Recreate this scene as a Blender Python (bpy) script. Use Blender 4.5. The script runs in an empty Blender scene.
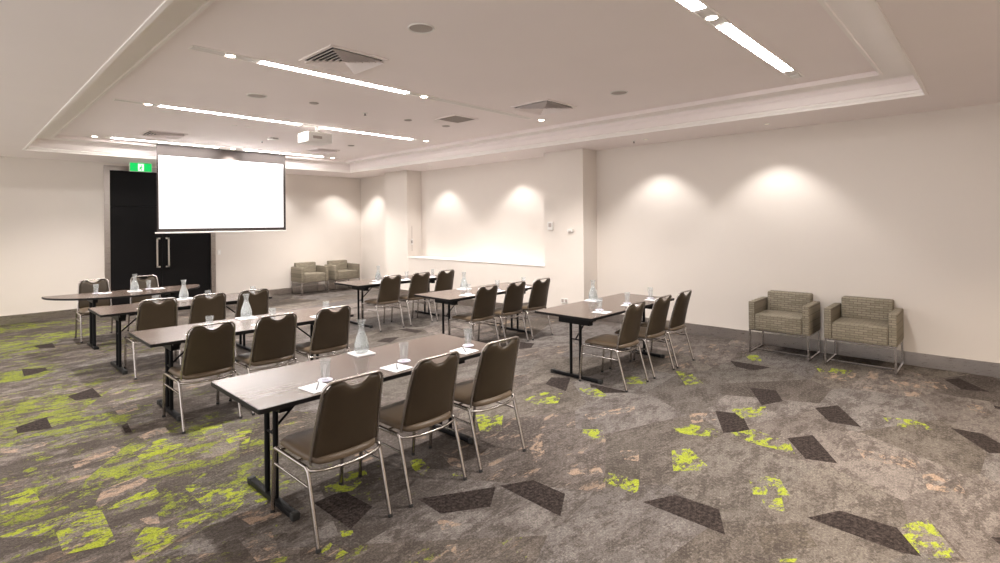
import bpy, bmesh, math, random
from mathutils import Vector, Matrix
random.seed(4)
PI = math.pi
scn = bpy.context.scene
COL = scn.collection

# ---------------------------------------------------------------- room size
XR = 7.686      # right wall
YF = 12.50      # far wall
XL, YN = -2.6, -2.6
ZC = 2.919      # lower ceiling
ZL = 3.119      # coffer ledge
ZU = 3.159      # raised ceiling
XC = 7.28       # column front plane
BB = 0.154      # baseboard height

# ---------------------------------------------------------------- materials
def mat(name, base=(.8, .8, .8), rough=.5, metal=0., spec=.5, emit=None, estr=0., trans=0., ior=1.45, coat=0.):
    m = bpy.data.materials.new(name); m.use_nodes = True
    b = m.node_tree.nodes['Principled BSDF']
    b.inputs['Base Color'].default_value = (*base, 1)
    b.inputs['Roughness'].default_value = rough
    b.inputs['Metallic'].default_value = metal
    b.inputs['Specular IOR Level'].default_value = spec
    b.inputs['IOR'].default_value = ior
    b.inputs['Transmission Weight'].default_value = trans
    b.inputs['Coat Weight'].default_value = coat
    if emit:
        b.inputs['Emission Color'].default_value = (*emit, 1)
        b.inputs['Emission Strength'].default_value = estr
    return m

class NT:
    def __init__(s, m):
        s.t = m.node_tree; s.b = s.t.nodes['Principled BSDF']
    def n(s, typ, **kw):
        nd = s.t.nodes.new(typ)
        for k, v in kw.items():
            if k in nd.inputs: nd.inputs[k].default_value = v
            else: setattr(nd, k, v)
        return nd
    def l(s, a, b): s.t.links.new(a, b)
    def coords(s): return s.n('ShaderNodeTexCoord').outputs['Object']
    def mapping(s, src, scale=(1, 1, 1), rot=(0, 0, 0), loc=(0, 0, 0)):
        m = s.n('ShaderNodeMapping'); s.l(src, m.inputs['Vector'])
        m.inputs['Scale'].default_value = scale; m.inputs['Rotation'].default_value = rot; m.inputs['Location'].default_value = loc
        return m.outputs['Vector']
    def noise(s, src, scale, detail=3, rough=.55, out='Fac', dist=0.):
        nd = s.n('ShaderNodeTexNoise'); s.l(src, nd.inputs['Vector'])
        nd.inputs['Scale'].default_value = scale; nd.inputs['Detail'].default_value = detail
        nd.inputs['Roughness'].default_value = rough; nd.inputs['Distortion'].default_value = dist
        return nd.outputs[out]
    def ramp(s, src, stops, interp='LINEAR'):
        r = s.n('ShaderNodeValToRGB'); s.l(src, r.inputs['Fac']); e = r.color_ramp.elements
        r.color_ramp.interpolation = interp
        while len(e) < len(stops): e.new(.5)
        for i, (p, c) in enumerate(stops):
            e[i].position = p
            e[i].color = (c, c, c, 1) if not isinstance(c, tuple) else (*c, 1)
        return r.outputs['Color']
    def mix(s, fac, a, b, mode='MIX'):
        m = s.n('ShaderNodeMix'); m.data_type = 'RGBA'; m.blend_type = mode
        for sock, v in ((m.inputs[0], fac), (m.inputs[6], a), (m.inputs[7], b)):
            if isinstance(v, (int, float)): sock.default_value = v
            elif isinstance(v, tuple): sock.default_value = (*v, 1)
            else: s.l(v, sock)
        return m.outputs[2]
    def math(s, op, a, b=0., clamp=False):
        m = s.n('ShaderNodeMath'); m.operation = op; m.use_clamp = clamp
        for sock, v in ((m.inputs[0], a), (m.inputs[1], b)):
            if isinstance(v, (int, float)): sock.default_value = v
            else: s.l(v, sock)
        return m.outputs[0]
    def bump(s, h, strength=.2, dist=.01):
        b = s.n('ShaderNodeBump'); b.inputs['Strength'].default_value = strength; b.inputs['Distance'].default_value = dist
        s.l(h, b.inputs['Height']); s.l(b.outputs['Normal'], s.b.inputs['Normal'])

def plaster(name, c):
    m = mat(name, c, .75, spec=.25); t = NT(m); co = t.coords()
    n = t.noise(co, 1.3, 2)
    t.l(t.mix(n, tuple(x*.97 for x in c), tuple(min(1, x*1.02) for x in c)), t.b.inputs['Base Color'])
    t.bump(t.noise(co, 140, 2), .04, .002)
    return m

M = {}
M['wall'] = plaster('wall_paint', (.765, .708, .652))
M['ceil'] = plaster('ceiling_paint', (.92, .85, .835))
M['bead'] = plaster('brightened_trim_paint', (.95, .91, .88))  # paler than the ceiling so the ledge looks lit by a cove
M['white'] = mat('white_plastic', (.8, .78, .75), .4)
M['steel'] = mat('brushed_steel', (.47, .43, .40), .32, 1.)
M['chrome'] = mat('satin_chrome', (.46, .43, .41), .25, 1.)
M['black'] = mat('black_powder_coat', (.006, .006, .007), .45, spec=.2)
M['edge'] = mat('black_table_edge', (.010, .009, .009), .5, spec=.25)
M['door'] = mat('black_door_laminate', (.006, .0055, .006), .5, spec=.2)
M['line'] = mat('door_shadow_gap', (.003, .003, .003), .8)
M['dark'] = mat('vent_dark_plate', (.03, .025, .022), .9)
M['grille'] = mat('vent_grille', (.42, .37, .34), .6)
M['paper'] = mat('white_paper', (.86, .86, .88), .7)
M['pen'] = mat('grey_pen', (.11, .11, .14), .35)
def thin_glass(name, tint, body, ior):
    m = bpy.data.materials.new(name); m.use_nodes = True; t = m.node_tree; t.nodes.clear()
    o = t.nodes.new('ShaderNodeOutputMaterial'); tr = t.nodes.new('ShaderNodeBsdfTransparent'); gl = t.nodes.new('ShaderNodeBsdfGlossy')
    tr.inputs[0].default_value = (*tint, 1); gl.inputs['Roughness'].default_value = .04; gl.inputs[0].default_value = (1, 1, 1, 1)
    lw = t.nodes.new('ShaderNodeLayerWeight'); lw.inputs['Blend'].default_value = .5
    pw = t.nodes.new('ShaderNodeMath'); pw.operation = 'POWER'; t.links.new(lw.outputs['Facing'], pw.inputs[0]); pw.inputs[1].default_value = 3.
    f = t.nodes.new('ShaderNodeMath'); f.operation = 'MULTIPLY_ADD'; t.links.new(pw.outputs[0], f.inputs[0]); f.inputs[1].default_value = .48*(ior-.5); f.inputs[2].default_value = .05
    mx = t.nodes.new('ShaderNodeMixShader'); t.links.new(f.outputs[0], mx.inputs[0]); t.links.new(gl.outputs[0], mx.inputs[2])
    if body:
        d = t.nodes.new('ShaderNodeBsdfDiffuse'); d.inputs[0].default_value = (.86, .90, .90, 1)  # whitish diffuse stands in for bright surroundings refracted through glass and water
        m2 = t.nodes.new('ShaderNodeMixShader'); m2.inputs[0].default_value = body
        t.links.new(tr.outputs[0], m2.inputs[1]); t.links.new(d.outputs[0], m2.inputs[2]); t.links.new(m2.outputs[0], mx.inputs[1])
    else: t.links.new(tr.outputs[0], mx.inputs[1])
    t.links.new(mx.outputs[0], o.inputs[0]); return m
M['glass'] = thin_glass('clear_glass', (.94, .95, .955), .09, 1.5)
M['water'] = thin_glass('water', (.95, .97, .97), .22, 1.33)
M['coaster'] = mat('pale_lilac_coaster', (.72, .70, .84), .35)
M['strip'] = mat('lit_strip_diffuser', (1, 1, 1), .5, emit=(1, .965, .935), estr=31.)
M['lamp'] = mat('lit_lamp_lens', (1, 1, 1), .5, emit=(1, .86, .70), estr=20.)
M['lens_dim'] = mat('recessed_lamp_lens', (.6, .55, .5), .5, emit=(1, .86, .70), estr=.5)
M['lamp_off'] = mat('unlit_strip_diffuser', (.74, .70, .67), .5)
M['screen'] = mat('lit_projection_screen', (.85, .85, .87), .8, emit=(.96, .98, 1), estr=.24)
M['screen_edge'] = mat('black_screen_border', (.055, .046, .043), .7, spec=.2)
M['green'] = mat('lit_exit_green', (.0, .35, .06), .4, emit=(.0, .62, .12), estr=.40)
M['exit_white'] = mat('lit_exit_white', (.8, .9, .8), .4, emit=(.75, 1, .8), estr=.4)
M['red'] = mat('dark_lens', (.05, .04, .05), .2)
M['handle'] = mat('polished_steel', (.85, .82, .78), .3, 1.)
M['foot'] = mat('black_rubber', (.02, .02, .02), .7)

def brushed(m):
    t = NT(m); co = t.mapping(t.coords(), (1.5, 1.5, 60))
    n = t.noise(co, 6, 3)
    t.l(t.ramp(n, [(.3, .24), (.7, .42)]), t.b.inputs['Roughness'])
brushed(M['steel'])

# vinyl upholstery
def vinyl(nm='brown_vinyl', c0=(.042, .030, .018), c1=(.062, .045, .028)):
    m = mat(nm, (.095, .066, .044), .40, spec=.35); t = NT(m); co = t.coords()
    t.l(t.mix(t.noise(co, 5, 3), c0, c1), t.b.inputs['Base Color'])
    t.bump(t.noise(co, 220, 2), .10, .002)
    return m
M['vinyl'] = vinyl()
M['vinyl_seat'] = vinyl('tan_brown_vinyl', (.090, .065, .042), (.125, .090, .060))

def laminate():
    m = mat('dark_walnut_laminate', (.12, .085, .07), .3, spec=.6); t = NT(m); co = t.coords()
    g = t.noise(t.mapping(co, (1.2, 26, 1)), 3, 4, .6)
    t.l(t.mix(g, (.098, .070, .056), (.128, .094, .077)), t.b.inputs['Base Color'])
    t.l(t.ramp(g, [(.2, .23), (.8, .26)]), t.b.inputs['Roughness'])
    return m
M['laminate'] = laminate()

def weave():
    m = mat('olive_beige_weave', (.3, .27, .2), .85, spec=.2); t = NT(m)
    tc = t.n('ShaderNodeTexCoord')
    def bricks(rot):
        mp = t.mapping(tc.outputs['Object'], (1, 1, 1), rot)
        b = t.n('ShaderNodeTexBrick'); t.l(mp, b.inputs['Vector'])
        b.offset = .5; b.squash = 1.
        b.inputs['Scale'].default_value = 1.; b.inputs['Brick Width'].default_value = .085; b.inputs['Row Height'].default_value = .027
        b.inputs['Mortar Size'].default_value = .0038; b.inputs['Mortar Smooth'].default_value = .4; b.inputs['Bias'].default_value = -.1
        b.inputs['Color1'].default_value = (.33, .29, .225, 1); b.inputs['Color2'].default_value = (.205, .180, .130, 1)
        b.inputs['Mortar'].default_value = (.095, .078, .058, 1)
        return b.outputs['Color']
    g = t.n('ShaderNodeNewGeometry')
    # pick the projection by the face's own direction, in object space
    vt = t.n('ShaderNodeVectorTransform'); vt.vector_type = 'NORMAL'; vt.convert_from = 'WORLD'; vt.convert_to = 'OBJECT'
    t.l(g.outputs['Normal'], vt.inputs[0])
    sp = t.n('ShaderNodeSeparateXYZ'); t.l(vt.outputs[0], sp.inputs[0])
    top = t.math('GREATER_THAN', t.math('ABSOLUTE', sp.outputs['Z']), .6)
    side = t.math('GREATER_THAN', t.math('ABSOLUTE', sp.outputs['X']), .6)
    front = bricks((PI/2, 0, 0)); flat = bricks((0, 0, 0)); lat = bricks((PI/2, 0, PI/2))
    c = t.mix(side, t.mix(top, front, flat), lat)
    n = t.noise(tc.outputs['Object'], 160, 2)
    t.l(t.mix(.35, c, t.mix(n, (.09, .075, .055), (.40, .36, .28))), t.b.inputs['Base Color'])
    t.bump(n, .25, .003)
    return m
M['weave'] = weave()

# ---- carpet: printed tiles whose clouds break off at skewed tile edges
def carpet(kind):
    m = mat('carpet_' + kind, (.2, .2, .2), .95, spec=.12); t = NT(m); co = t.coords()
    def cells(scale, rot, loc=(0, 0, 0)):
        v = t.n('ShaderNodeTexVoronoi'); v.voronoi_dimensions = '2D'; v.feature = 'F1'
        t.l(t.mapping(co, scale, (0, 0, rot), loc), v.inputs['Vector'])
        v.inputs['Scale'].default_value = 1.; v.inputs['Randomness'].default_value = .78
        return v.outputs['Color']
    cA = cells((.95, 1.7, 1), .35)
    sA = t.n('ShaderNodeSeparateColor'); t.l(cA, sA.inputs[0])
    vm = t.n('ShaderNodeVectorMath'); vm.operation = 'MULTIPLY_ADD'
    t.l(cA, vm.inputs[0]); vm.inputs[1].default_value = (7, 9, 5); t.l(co, vm.inputs[2])
    cc = vm.outputs[0]
    big = t.noise(t.mapping(cc, (.8, 1.25, 1), (0, 0, .2)), 1.5, 6, .62)
    mid = t.noise(t.mapping(cc, (.75, 1.5, 1), (0, 0, .25)), 5.5, 10, .80)
    fine = t.noise(co, 85, 3, .8)
    spk = t.noise(co, 42, 4, .75)
    if kind == 'dark':
        base = t.mix(t.ramp(spk, [(.40, 0.), (.68, 1.)]), (.016, .012, .011), (.064, .050, .045))
    else:
        lo, hi = ((.060, .049, .044), (.205, .178, .162)) if kind != 'mid' else ((.050, .041, .036), (.120, .099, .085))
        v = t.math('ADD', t.math('MULTIPLY', sA.outputs[0], .62), t.math('MULTIPLY', big, 1.2))
        base = t.mix(t.ramp(t.math('SUBTRACT', v, .40), [(.12, 0.), (.85, 1.)]), lo, hi)
        base = t.mix(t.math('MULTIPLY', t.ramp(sA.outputs[1], [(.2, 1.), (.35, 0.)]), .5), base, (.150, .143, .142))
        base = t.mix(t.math('MULTIPLY', t.ramp(sA.outputs[2], [(.6, 0.), (.75, 1.)]), .35), base, (.075, .067, .046))
        # worn darker clouds with crisp mottled borders
        cl = t.ramp(mid, [(.50, 0.), (.525, .75), (.62, 1.)])
        base = t.mix(t.math('MULTIPLY', cl, .74), base, (.050, .040, .035))
        m2 = t.ramp(t.noise(t.mapping(cc, (.8, 1.2, 1)), 17., 8, .75), [(.52, 0.), (.56, 1.)])
        base = t.mix(t.math('MULTIPLY', m2, .38), base, (.060, .049, .043))
        pale = t.ramp(t.noise(t.mapping(cc, (.7, 2.2, 1)), 5., 7, .7), [(.575, 0.), (.62, 1.)])
        pk = t.math('MULTIPLY', pale, t.math('GREATER_THAN', sA.outputs[1], .70 if kind != 'pink' else -1.))
        base = t.mix(t.math('MULTIPLY', pk, .62 if kind != 'pink' else .0), base, (.34, .245, .18))
        base = t.mix(t.math('MULTIPLY', t.ramp(spk, [(.5, 0.), (.68, 1.)]), .40), base, (.30, .27, .245))
    if kind in ('green', 'pink'):
        nn = t.noise(t.mapping(co, (.8, 1.35, 1)), 7.5, 10, .78, dist=.25)
        k = t.ramp(nn, [(.505, 0.), (.525, 1.)]) if kind == 'green' else t.ramp(nn, [(.50, 0.), (.55, 1.)])
        tint = (t.mix(t.noise(co, 25, 3), (.16, .19, .02), (.36, .42, .04)) if kind == 'green' else (.36, .26, .19))
        base = t.mix(t.math('MULTIPLY', k, .92 if kind == 'green' else .7), base, tint)
    if kind in ('base', 'mid'):
        # lime threads: thick on the left side of the room, rare on the right
        sx = t.n('ShaderNodeSeparateXYZ'); t.l(co, sx.inputs[0])
        mr = t.n('ShaderNodeMapRange'); t.l(sx.outputs[0], mr.inputs['Value'])
        mr.inputs['From Min'].default_value = .9; mr.inputs['From Max'].default_value = 3.6
        mr.inputs['To Min'].default_value = .036; mr.inputs['To Max'].default_value = -.17
        far = t.n('ShaderNodeMapRange'); t.l(sx.outputs[1], far.inputs['Value'])
        far.inputs['From Min'].default_value = 2.; far.inputs['From Max'].default_value = 7.
        far.inputs['To Min'].default_value = -.03; far.inputs['To Max'].default_value = .02
        gn = t.noise(t.mapping(cc, (.9, 1.3, 1), (0, 0, .12)), 4.6, 12, .80, dist=.25)
        gate = t.math('MULTIPLY', t.math('SUBTRACT', sA.outputs[2], .5), .12)
        s = t.math('ADD', t.math('ADD', gn, mr.outputs[0]), t.math('ADD', gate, far.outputs[0]))
        br = t.noise(t.mapping(cc, (.8, 1.3, 1)), 19., 8, .78)
        s = t.math('ADD', s, t.math('MULTIPLY', t.math('SUBTRACT', br, .5), .34))
        k = t.ramp(s, [(.572, 0.), (.588, 1.)])
        dk = t.n('ShaderNodeMapRange'); t.l(sx.outputs[0], dk.inputs['Value'])
        dk.inputs['From Min'].default_value = 1.; dk.inputs['From Max'].default_value = 4.2
        dk.inputs['To Min'].default_value = .85; dk.inputs['To Max'].default_value = .0
        dn = t.ramp(t.noise(t.mapping(cc, (.8, 1.5, 1)), 3.1, 9, .74), [(.46, 0.), (.52, 1.)])
        base = t.mix(t.math('MULTIPLY', dk.outputs[0], t.math('MULTIPLY', dn, .8)), base, (.055, .046, .040))
        k = t.math('MULTIPLY', k, t.ramp(spk, [(.40, .2), (.50, 1.)]))
        tint = t.mix(t.noise(co, 6, 5), (.07, .078, .018), (.30, .36, .035))
        base = t.mix(t.math('MULTIPLY', k, .9), base, tint)
    base = t.mix(.55, base, t.ramp(fine, [(.30, .05), (.72, .95)]), 'OVERLAY')
    t.l(base, t.b.inputs['Base Color'])
    t.bump(fine, .5, .004)
    return m
for k in ('base', 'dark', 'mid', 'green', 'pink'): M['carpet_' + k] = carpet(k)

# ---------------------------------------------------------------- mesh helpers
def box(bm, x0, y0, z0, x1, y1, z1, mi=0):
    vs = [bm.verts.new(p) for p in ((x0,y0,z0),(x1,y0,z0),(x1,y1,z0),(x0,y1,z0),(x0,y0,z1),(x1,y0,z1),(x1,y1,z1),(x0,y1,z1))]
    for f in ((0,3,2,1),(4,5,6,7),(0,1,5,4),(1,2,6,5),(2,3,7,6),(3,0,4,7)):
        fa = bm.faces.new([vs[i] for i in f]); fa.material_index = mi
    return vs
def rbox(x0, y0, z0, x1, y1, z1, r=.01, seg=3):
    bm = bmesh.new(); box(bm, x0, y0, z0, x1, y1, z1)
    bmesh.ops.bevel(bm, geom=bm.edges[:], offset=r, segments=seg, profile=.5, affect='EDGES')
    return bm
def quad(bm, pts, mi=0):
    f = bm.faces.new([bm.verts.new(p) for p in pts]); f.material_index = mi; return f
def fillet(pts, r, n=5):
    """round the corners of a polyline"""
    P = [Vector(p) for p in pts]; out = [P[0]]
    for i in range(1, len(P)-1):
        a, b, c = P[i-1], P[i], P[i+1]
        d1 = (a-b); d2 = (c-b); rr = min(r, d1.length*.49, d2.length*.49)
        p1 = b + d1.normalized()*rr; p2 = b + d2.normalized()*rr
        for k in range(n+1):
            t = k/n; out.append(p1*(1-t)**2 + b*2*t*(1-t) + p2*t*t)
    out.append(P[-1]); return out
def tube(bm, pts, r, seg=10, caps=True):
    P = [Vector(p) for p in pts]; rings = []; up = None
    for i, p in enumerate(P):
        if i == 0: t = P[1]-P[0]
        elif i == len(P)-1: t = P[-1]-P[-2]
        else: t = (P[i+1]-p).normalized() + (p-P[i-1]).normalized()
        t.normalize()
        if up is None:
            up = Vector((0, 0, 1)) if abs(t.z) < .9 else Vector((1, 0, 0))
        s = t.cross(up)
        if s.length < 1e-4: s = t.cross(Vector((0, 1, 0)))
        s.normalize(); up = s.cross(t).normalized()
        rings.append([bm.verts.new(p + (s*math.cos(2*PI*k/seg) + up*math.sin(2*PI*k/seg))*r) for k in range(seg)])
    for a, b in zip(rings, rings[1:]):
        for k in range(seg): bm.faces.new((a[k], b[k], b[(k+1) % seg], a[(k+1) % seg]))
    if caps: bm.faces.new(rings[0]); bm.faces.new(rings[-1][::-1])
def lathe(bm, prof, seg=24, cx=0, cy=0):
    rings = []
    for r, z in prof:
        if r < 1e-5: rings.append([bm.verts.new((cx, cy, z))])
        else: rings.append([bm.verts.new((cx + r*math.cos(2*PI*k/seg), cy + r*math.sin(2*PI*k/seg), z)) for k in range(seg)])
    for a, b in zip(rings, rings[1:]):
        for k in range(seg):
            k2 = (k+1) % seg
            if len(a) == 1 and len(b) == 1: continue
            if len(a) == 1: bm.faces.new((a[0], b[k2], b[k]))
            elif len(b) == 1: bm.faces.new((a[k], a[k2], b[0]))
            else: bm.faces.new((a[k], a[k2], b[k2], b[k]))
def obj(name, bm, m, parent=None, smooth=None, loc=None):
    bmesh.ops.recalc_face_normals(bm, faces=bm.faces[:])
    me = bpy.data.meshes.new(name); bm.to_mesh(me); bm.free()
    for x in (m if isinstance(m, (list, tuple)) else [m]): me.materials.append(x)
    if smooth is not None:
        me.polygons.foreach_set('use_smooth', [True]*len(me.polygons))
        if smooth < 180: me.set_sharp_from_angle(angle=math.radians(smooth))
    o = bpy.data.objects.new(name, me); COL.objects.link(o)
    if parent: o.parent = parent
    if loc: o.location = loc
    return o
def thing(name, label, cat, loc=(0, 0, 0), rz=0, group=None):
    o = bpy.data.objects.new(name, None); COL.objects.link(o); o.empty_display_size = .1
    o.location = loc; o.rotation_euler = (0, 0, rz); tag(o, label, cat, group); return o
def tag(o, label, cat, group=None):
    o['label'] = label; o['category'] = cat
    if group: o['group'] = group
    return o
def struct(name, bm, m, smooth=None):
    o = obj(name, bm, m, None, smooth); o['kind'] = 'structure'; return o
def dup(root, loc, rz, label, group=None):
    r = root.copy(); COL.objects.link(r); r.location = loc; r.rotation_euler = (0, 0, rz); r['label'] = label
    if group: r['group'] = group
    for ch in list(root.children):
        c = ch.copy(); COL.objects.link(c); c.parent = r
        for g in list(ch.children):
            d = g.copy(); COL.objects.link(d); d.parent = c
    return r
DARK = [[(5.59,1.84),(5.66,1.61),(5.37,1.47),(5.12,1.58)],[(5.37,1.21),(5.58,1.07),(5.12,0.82),(5.08,1.04)],[(7.21,0.42),(7.37,0.31),(6.98,0.07),(6.91,0.27)],[(5.58,0.29),(5.60,0.10),(5.42,-0.02),(5.22,-0.02),(5.17,0.06)],[(4.48,1.20),(4.68,1.07),(4.25,0.82),(4.18,1.00)],[(3.36,0.80),(3.57,0.68),(3.58,0.41),(3.38,0.23),(3.33,0.37)],[(6.50,2.36),(6.51,2.09),(6.50,1.90),(6.25,2.01),(6.27,2.21)],[(6.51,0.04),(6.50,-0.02),(6.39,-0.02),(6.43,0.03)],[(3.81,0.04),(3.85,-0.01),(3.73,-0.01)],[(2.44,2.34),(2.64,2.23),(2.64,1.97),(2.42,1.84)],[(2.88,1.57),(3.09,1.46),(3.11,1.20),(2.88,1.08)],[(4.30,3.45),(4.53,3.55),(4.65,3.38),(4.25,3.15)],[(4.62,3.11),(4.65,2.65),(4.45,2.84),(4.50,3.02)],[(4.70,1.84),(4.78,1.64),(4.44,1.46),(4.25,1.60)],[(1.98,2.60),(2.41,2.35),(2.22,2.21),(1.97,2.37)],[(1.52,3.03),(1.72,3.04),(1.74,2.73),(1.53,2.62)],[(0.81,9.97),(1.03,9.99),(1.02,9.58),(0.87,9.68)],[(0.59,8.43),(0.79,8.32),(0.80,8.13),(0.58,8.02)],[(0.81,6.74),(1.03,6.89),(1.04,6.46),(0.84,6.53)],[(0.38,6.04),(0.59,6.15),(0.59,5.78),(0.38,5.85)],[(1.00,5.41),(1.05,5.45),(1.03,5.17),(0.99,5.19)],[(4.21,6.47),(4.44,6.59),(4.63,6.48),(4.32,6.29)],[(4.94,6.96),(5.08,6.92),(5.14,6.55),(4.96,6.53)],[(5.57,4.92),(5.63,4.71),(5.40,4.58),(5.25,4.66)],]
MID = [[(3.35,0.38),(3.58,0.41),(3.80,0.29),(3.46,0.12),(3.35,0.23)],[(3.07,0.99),(3.29,0.81),(3.10,0.69),(2.85,0.87)],[(4.04,2.48),(4.22,2.37),(3.97,2.21),(3.91,2.39)],[(3.75,2.60),(3.79,2.40),(3.49,2.23),(3.39,2.38)],[(3.11,1.97),(3.30,1.82),(2.94,1.62),(2.93,1.88)],[(2.25,3.02),(2.47,2.95),(2.44,2.69),(2.21,2.74)],[(1.29,2.73),(1.53,2.56),(1.51,2.39),(1.34,2.45),(1.21,2.56)],[(1.06,3.88),(1.28,3.74),(1.27,3.47),(1.07,3.50)],[(1.07,4.59),(1.26,4.54),(1.26,4.28),(1.06,4.29)],[(0.61,5.18),(0.82,5.23),(0.81,5.04),(0.60,4.94)],]
GREEN = [[(4.83,1.76),(5.12,1.54),(4.90,1.47),(4.67,1.60)],[(4.29,1.56),(4.49,1.45),(4.40,1.16),(4.22,1.08),(4.20,1.36)],[(5.50,0.73),(5.62,0.49),(5.43,0.38),(5.32,0.64)],[(3.59,1.19),(3.80,1.08),(3.56,0.94),(3.42,1.11)],[(3.39,1.05),(3.50,0.97),(3.34,0.91),(3.30,1.00)],[(3.59,0.42),(3.80,0.30),(3.48,0.15),(3.34,0.28)],[(6.90,1.55),(6.96,1.19),(6.77,1.20),(6.68,1.46)],[(6.90,2.32),(7.00,2.20),(6.72,2.06),(6.66,2.19)],[(2.85,0.81),(2.92,0.74),(2.88,0.74),(2.83,0.80)],[(3.78,3.31),(4.08,3.29),(4.18,3.14),(3.92,3.00),(3.76,3.13)],[(4.41,3.11),(4.54,2.99),(4.40,2.75),(4.28,2.87)],[(5.08,2.99),(5.20,2.80),(5.00,2.66),(4.87,2.82)],[(5.65,2.65),(5.66,2.47),(5.41,2.24),(5.23,2.35)],[(4.02,1.96),(4.25,1.88),(4.29,1.63),(4.13,1.61),(4.03,1.80)],[(3.67,1.76),(3.80,1.68),(3.61,1.47),(3.49,1.48),(3.38,1.61)],[(3.56,2.47),(3.68,2.34),(3.49,2.23),(3.39,2.38)],[(3.06,1.92),(3.11,1.72),(2.94,1.62),(2.93,1.88)],[(1.64,3.17),(1.81,3.26),(1.98,3.18),(1.92,3.07),(1.76,2.99),(1.64,3.05)],[(2.26,3.06),(2.34,3.04),(2.29,2.87),(2.18,2.81),(2.20,2.94)],[(1.31,2.56),(1.39,2.59),(1.41,2.44),(1.34,2.44)],[(1.48,2.65),(1.53,2.60),(1.51,2.55),(1.46,2.59)],[(2.35,2.71),(2.40,2.66),(2.37,2.61),(2.32,2.66)],[(3.19,3.35),(3.39,3.20),(3.07,2.93),(2.97,3.07)],[(0.94,4.76),(1.19,4.85),(1.31,4.67),(1.25,4.52),(0.95,4.53)],[(1.04,3.81),(1.18,3.70),(1.39,3.34),(1.32,3.23),(1.05,3.39)],[(0.68,3.38),(0.90,3.43),(1.05,3.43),(1.05,3.34),(0.72,3.16)],[(1.52,4.58),(1.72,4.48),(1.60,4.24),(1.48,4.26)],[(1.44,4.87),(1.59,4.80),(1.55,4.62),(1.41,4.65)],[(0.22,4.64),(0.36,4.56),(0.38,4.32),(0.31,4.26),(0.20,4.26)],[(0.18,3.98),(0.28,4.00),(0.49,3.98),(0.42,3.88),(0.34,3.82),(0.20,3.94)],[(0.40,3.79),(0.49,4.00),(0.62,3.89),(0.61,3.43),(0.40,3.51)],[(0.63,3.88),(0.76,3.96),(0.91,4.01),(0.91,3.87),(0.77,3.82)],[(0.64,3.32),(0.75,3.49),(0.82,3.42),(0.76,3.19),(0.64,3.17)],]
PINK = [[(4.62,0.77),(4.68,0.41),(4.50,0.39),(4.46,0.70)],[(4.44,0.38),(4.62,0.22),(4.29,0.15),(4.22,0.33)],[(6.72,1.47),(6.88,1.14),(6.50,1.11),(6.39,1.34)],[(6.83,0.85),(7.07,0.42),(6.82,0.37),(6.62,0.73)],[(6.43,0.24),(6.41,0.08),(6.16,0.07),(6.19,0.18)],[(3.14,2.75),(3.23,2.64),(2.97,2.39),(2.85,2.38)],[(3.85,2.66),(4.33,2.43),(4.22,2.37),(3.77,2.55)],[(2.87,2.20),(3.09,2.00),(2.99,1.90),(2.87,2.08)],[(4.47,1.98),(4.67,1.84),(4.49,1.75),(4.28,1.87)],[(3.41,2.04),(3.53,1.95),(3.35,1.85),(3.31,1.94)],[(1.92,2.36),(1.99,2.19),(1.87,2.24)],[(1.78,2.13),(1.85,2.08),(1.78,2.02)],[(2.47,2.95),(2.53,2.79),(2.44,2.71),(2.41,2.79)],[(1.07,2.99),(1.22,2.92),(1.16,2.66),(1.06,2.72)],[(1.14,3.27),(1.32,3.19),(1.34,3.05),(1.17,3.05)],[(1.06,5.05),(1.25,5.11),(1.24,4.97),(1.06,4.90)],[(0.26,5.56),(0.55,5.47),(0.50,5.36),(0.38,5.34),(0.26,5.43)],[(0.60,4.83),(0.86,5.00),(0.89,4.83),(0.84,4.74),(0.60,4.70)],[(1.04,5.04),(1.21,5.12),(1.18,4.96),(1.05,4.97)],[(1.05,6.04),(1.22,5.95),(1.20,5.78),(1.04,5.73)],[(0.61,4.02),(0.67,4.19),(0.89,4.24),(0.91,4.12),(0.80,4.04),(0.69,3.99),(0.61,3.93)],[(0.75,3.61),(0.84,3.60),(0.82,3.48),(0.77,3.51)],]
# ================================================================ setting
bm = bmesh.new()
quad(bm, [(XL, YN, 0), (XR, YN, 0), (XR, YF, 0), (XL, YF, 0)])
def inlay(polys, mi, z):
    for n_, q in enumerate(polys):
        z += .00001
        vs = [bm.verts.new((x, y, z)) for x, y in q]
        f = bm.faces.new(vs); f.material_index = mi
        f.normal_update()
        if f.normal.z < 0: f.normal_flip()
inlay(MID, 2, .0002); inlay(PINK, 4, .0005); inlay(DARK, 1, .0009); inlay(GREEN, 3, .0013)
me = bpy.data.meshes.new('floor'); bm.to_mesh(me); bm.free()
for k in ('base', 'dark', 'mid', 'green', 'pink'): me.materials.append(M['carpet_' + k])
fl = bpy.data.objects.new('floor', me); COL.objects.link(fl); fl['kind'] = 'structure'

T = .12
bm = bmesh.new()
DX0, DX1, DZ = 2.068, 4.042, 2.872           # outside of the door frame
box(bm, XL, YF, 0, DX0, YF+T, ZC); box(bm, DX1, YF, 0, XR+T, YF+T, ZC); box(bm, DX0, YF, DZ, DX1, YF+T, ZC)
struct('wall_far', bm, M['wall'])
bm = bmesh.new(); box(bm, XR, YN, 0, XR+T, YF, ZC); struct('wall_right', bm, M['wall'])
bm = bmesh.new(); box(bm, XL, YN-T, 0, XR+T, YN, ZC); struct('wall_near', bm, M['wall'])
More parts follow.
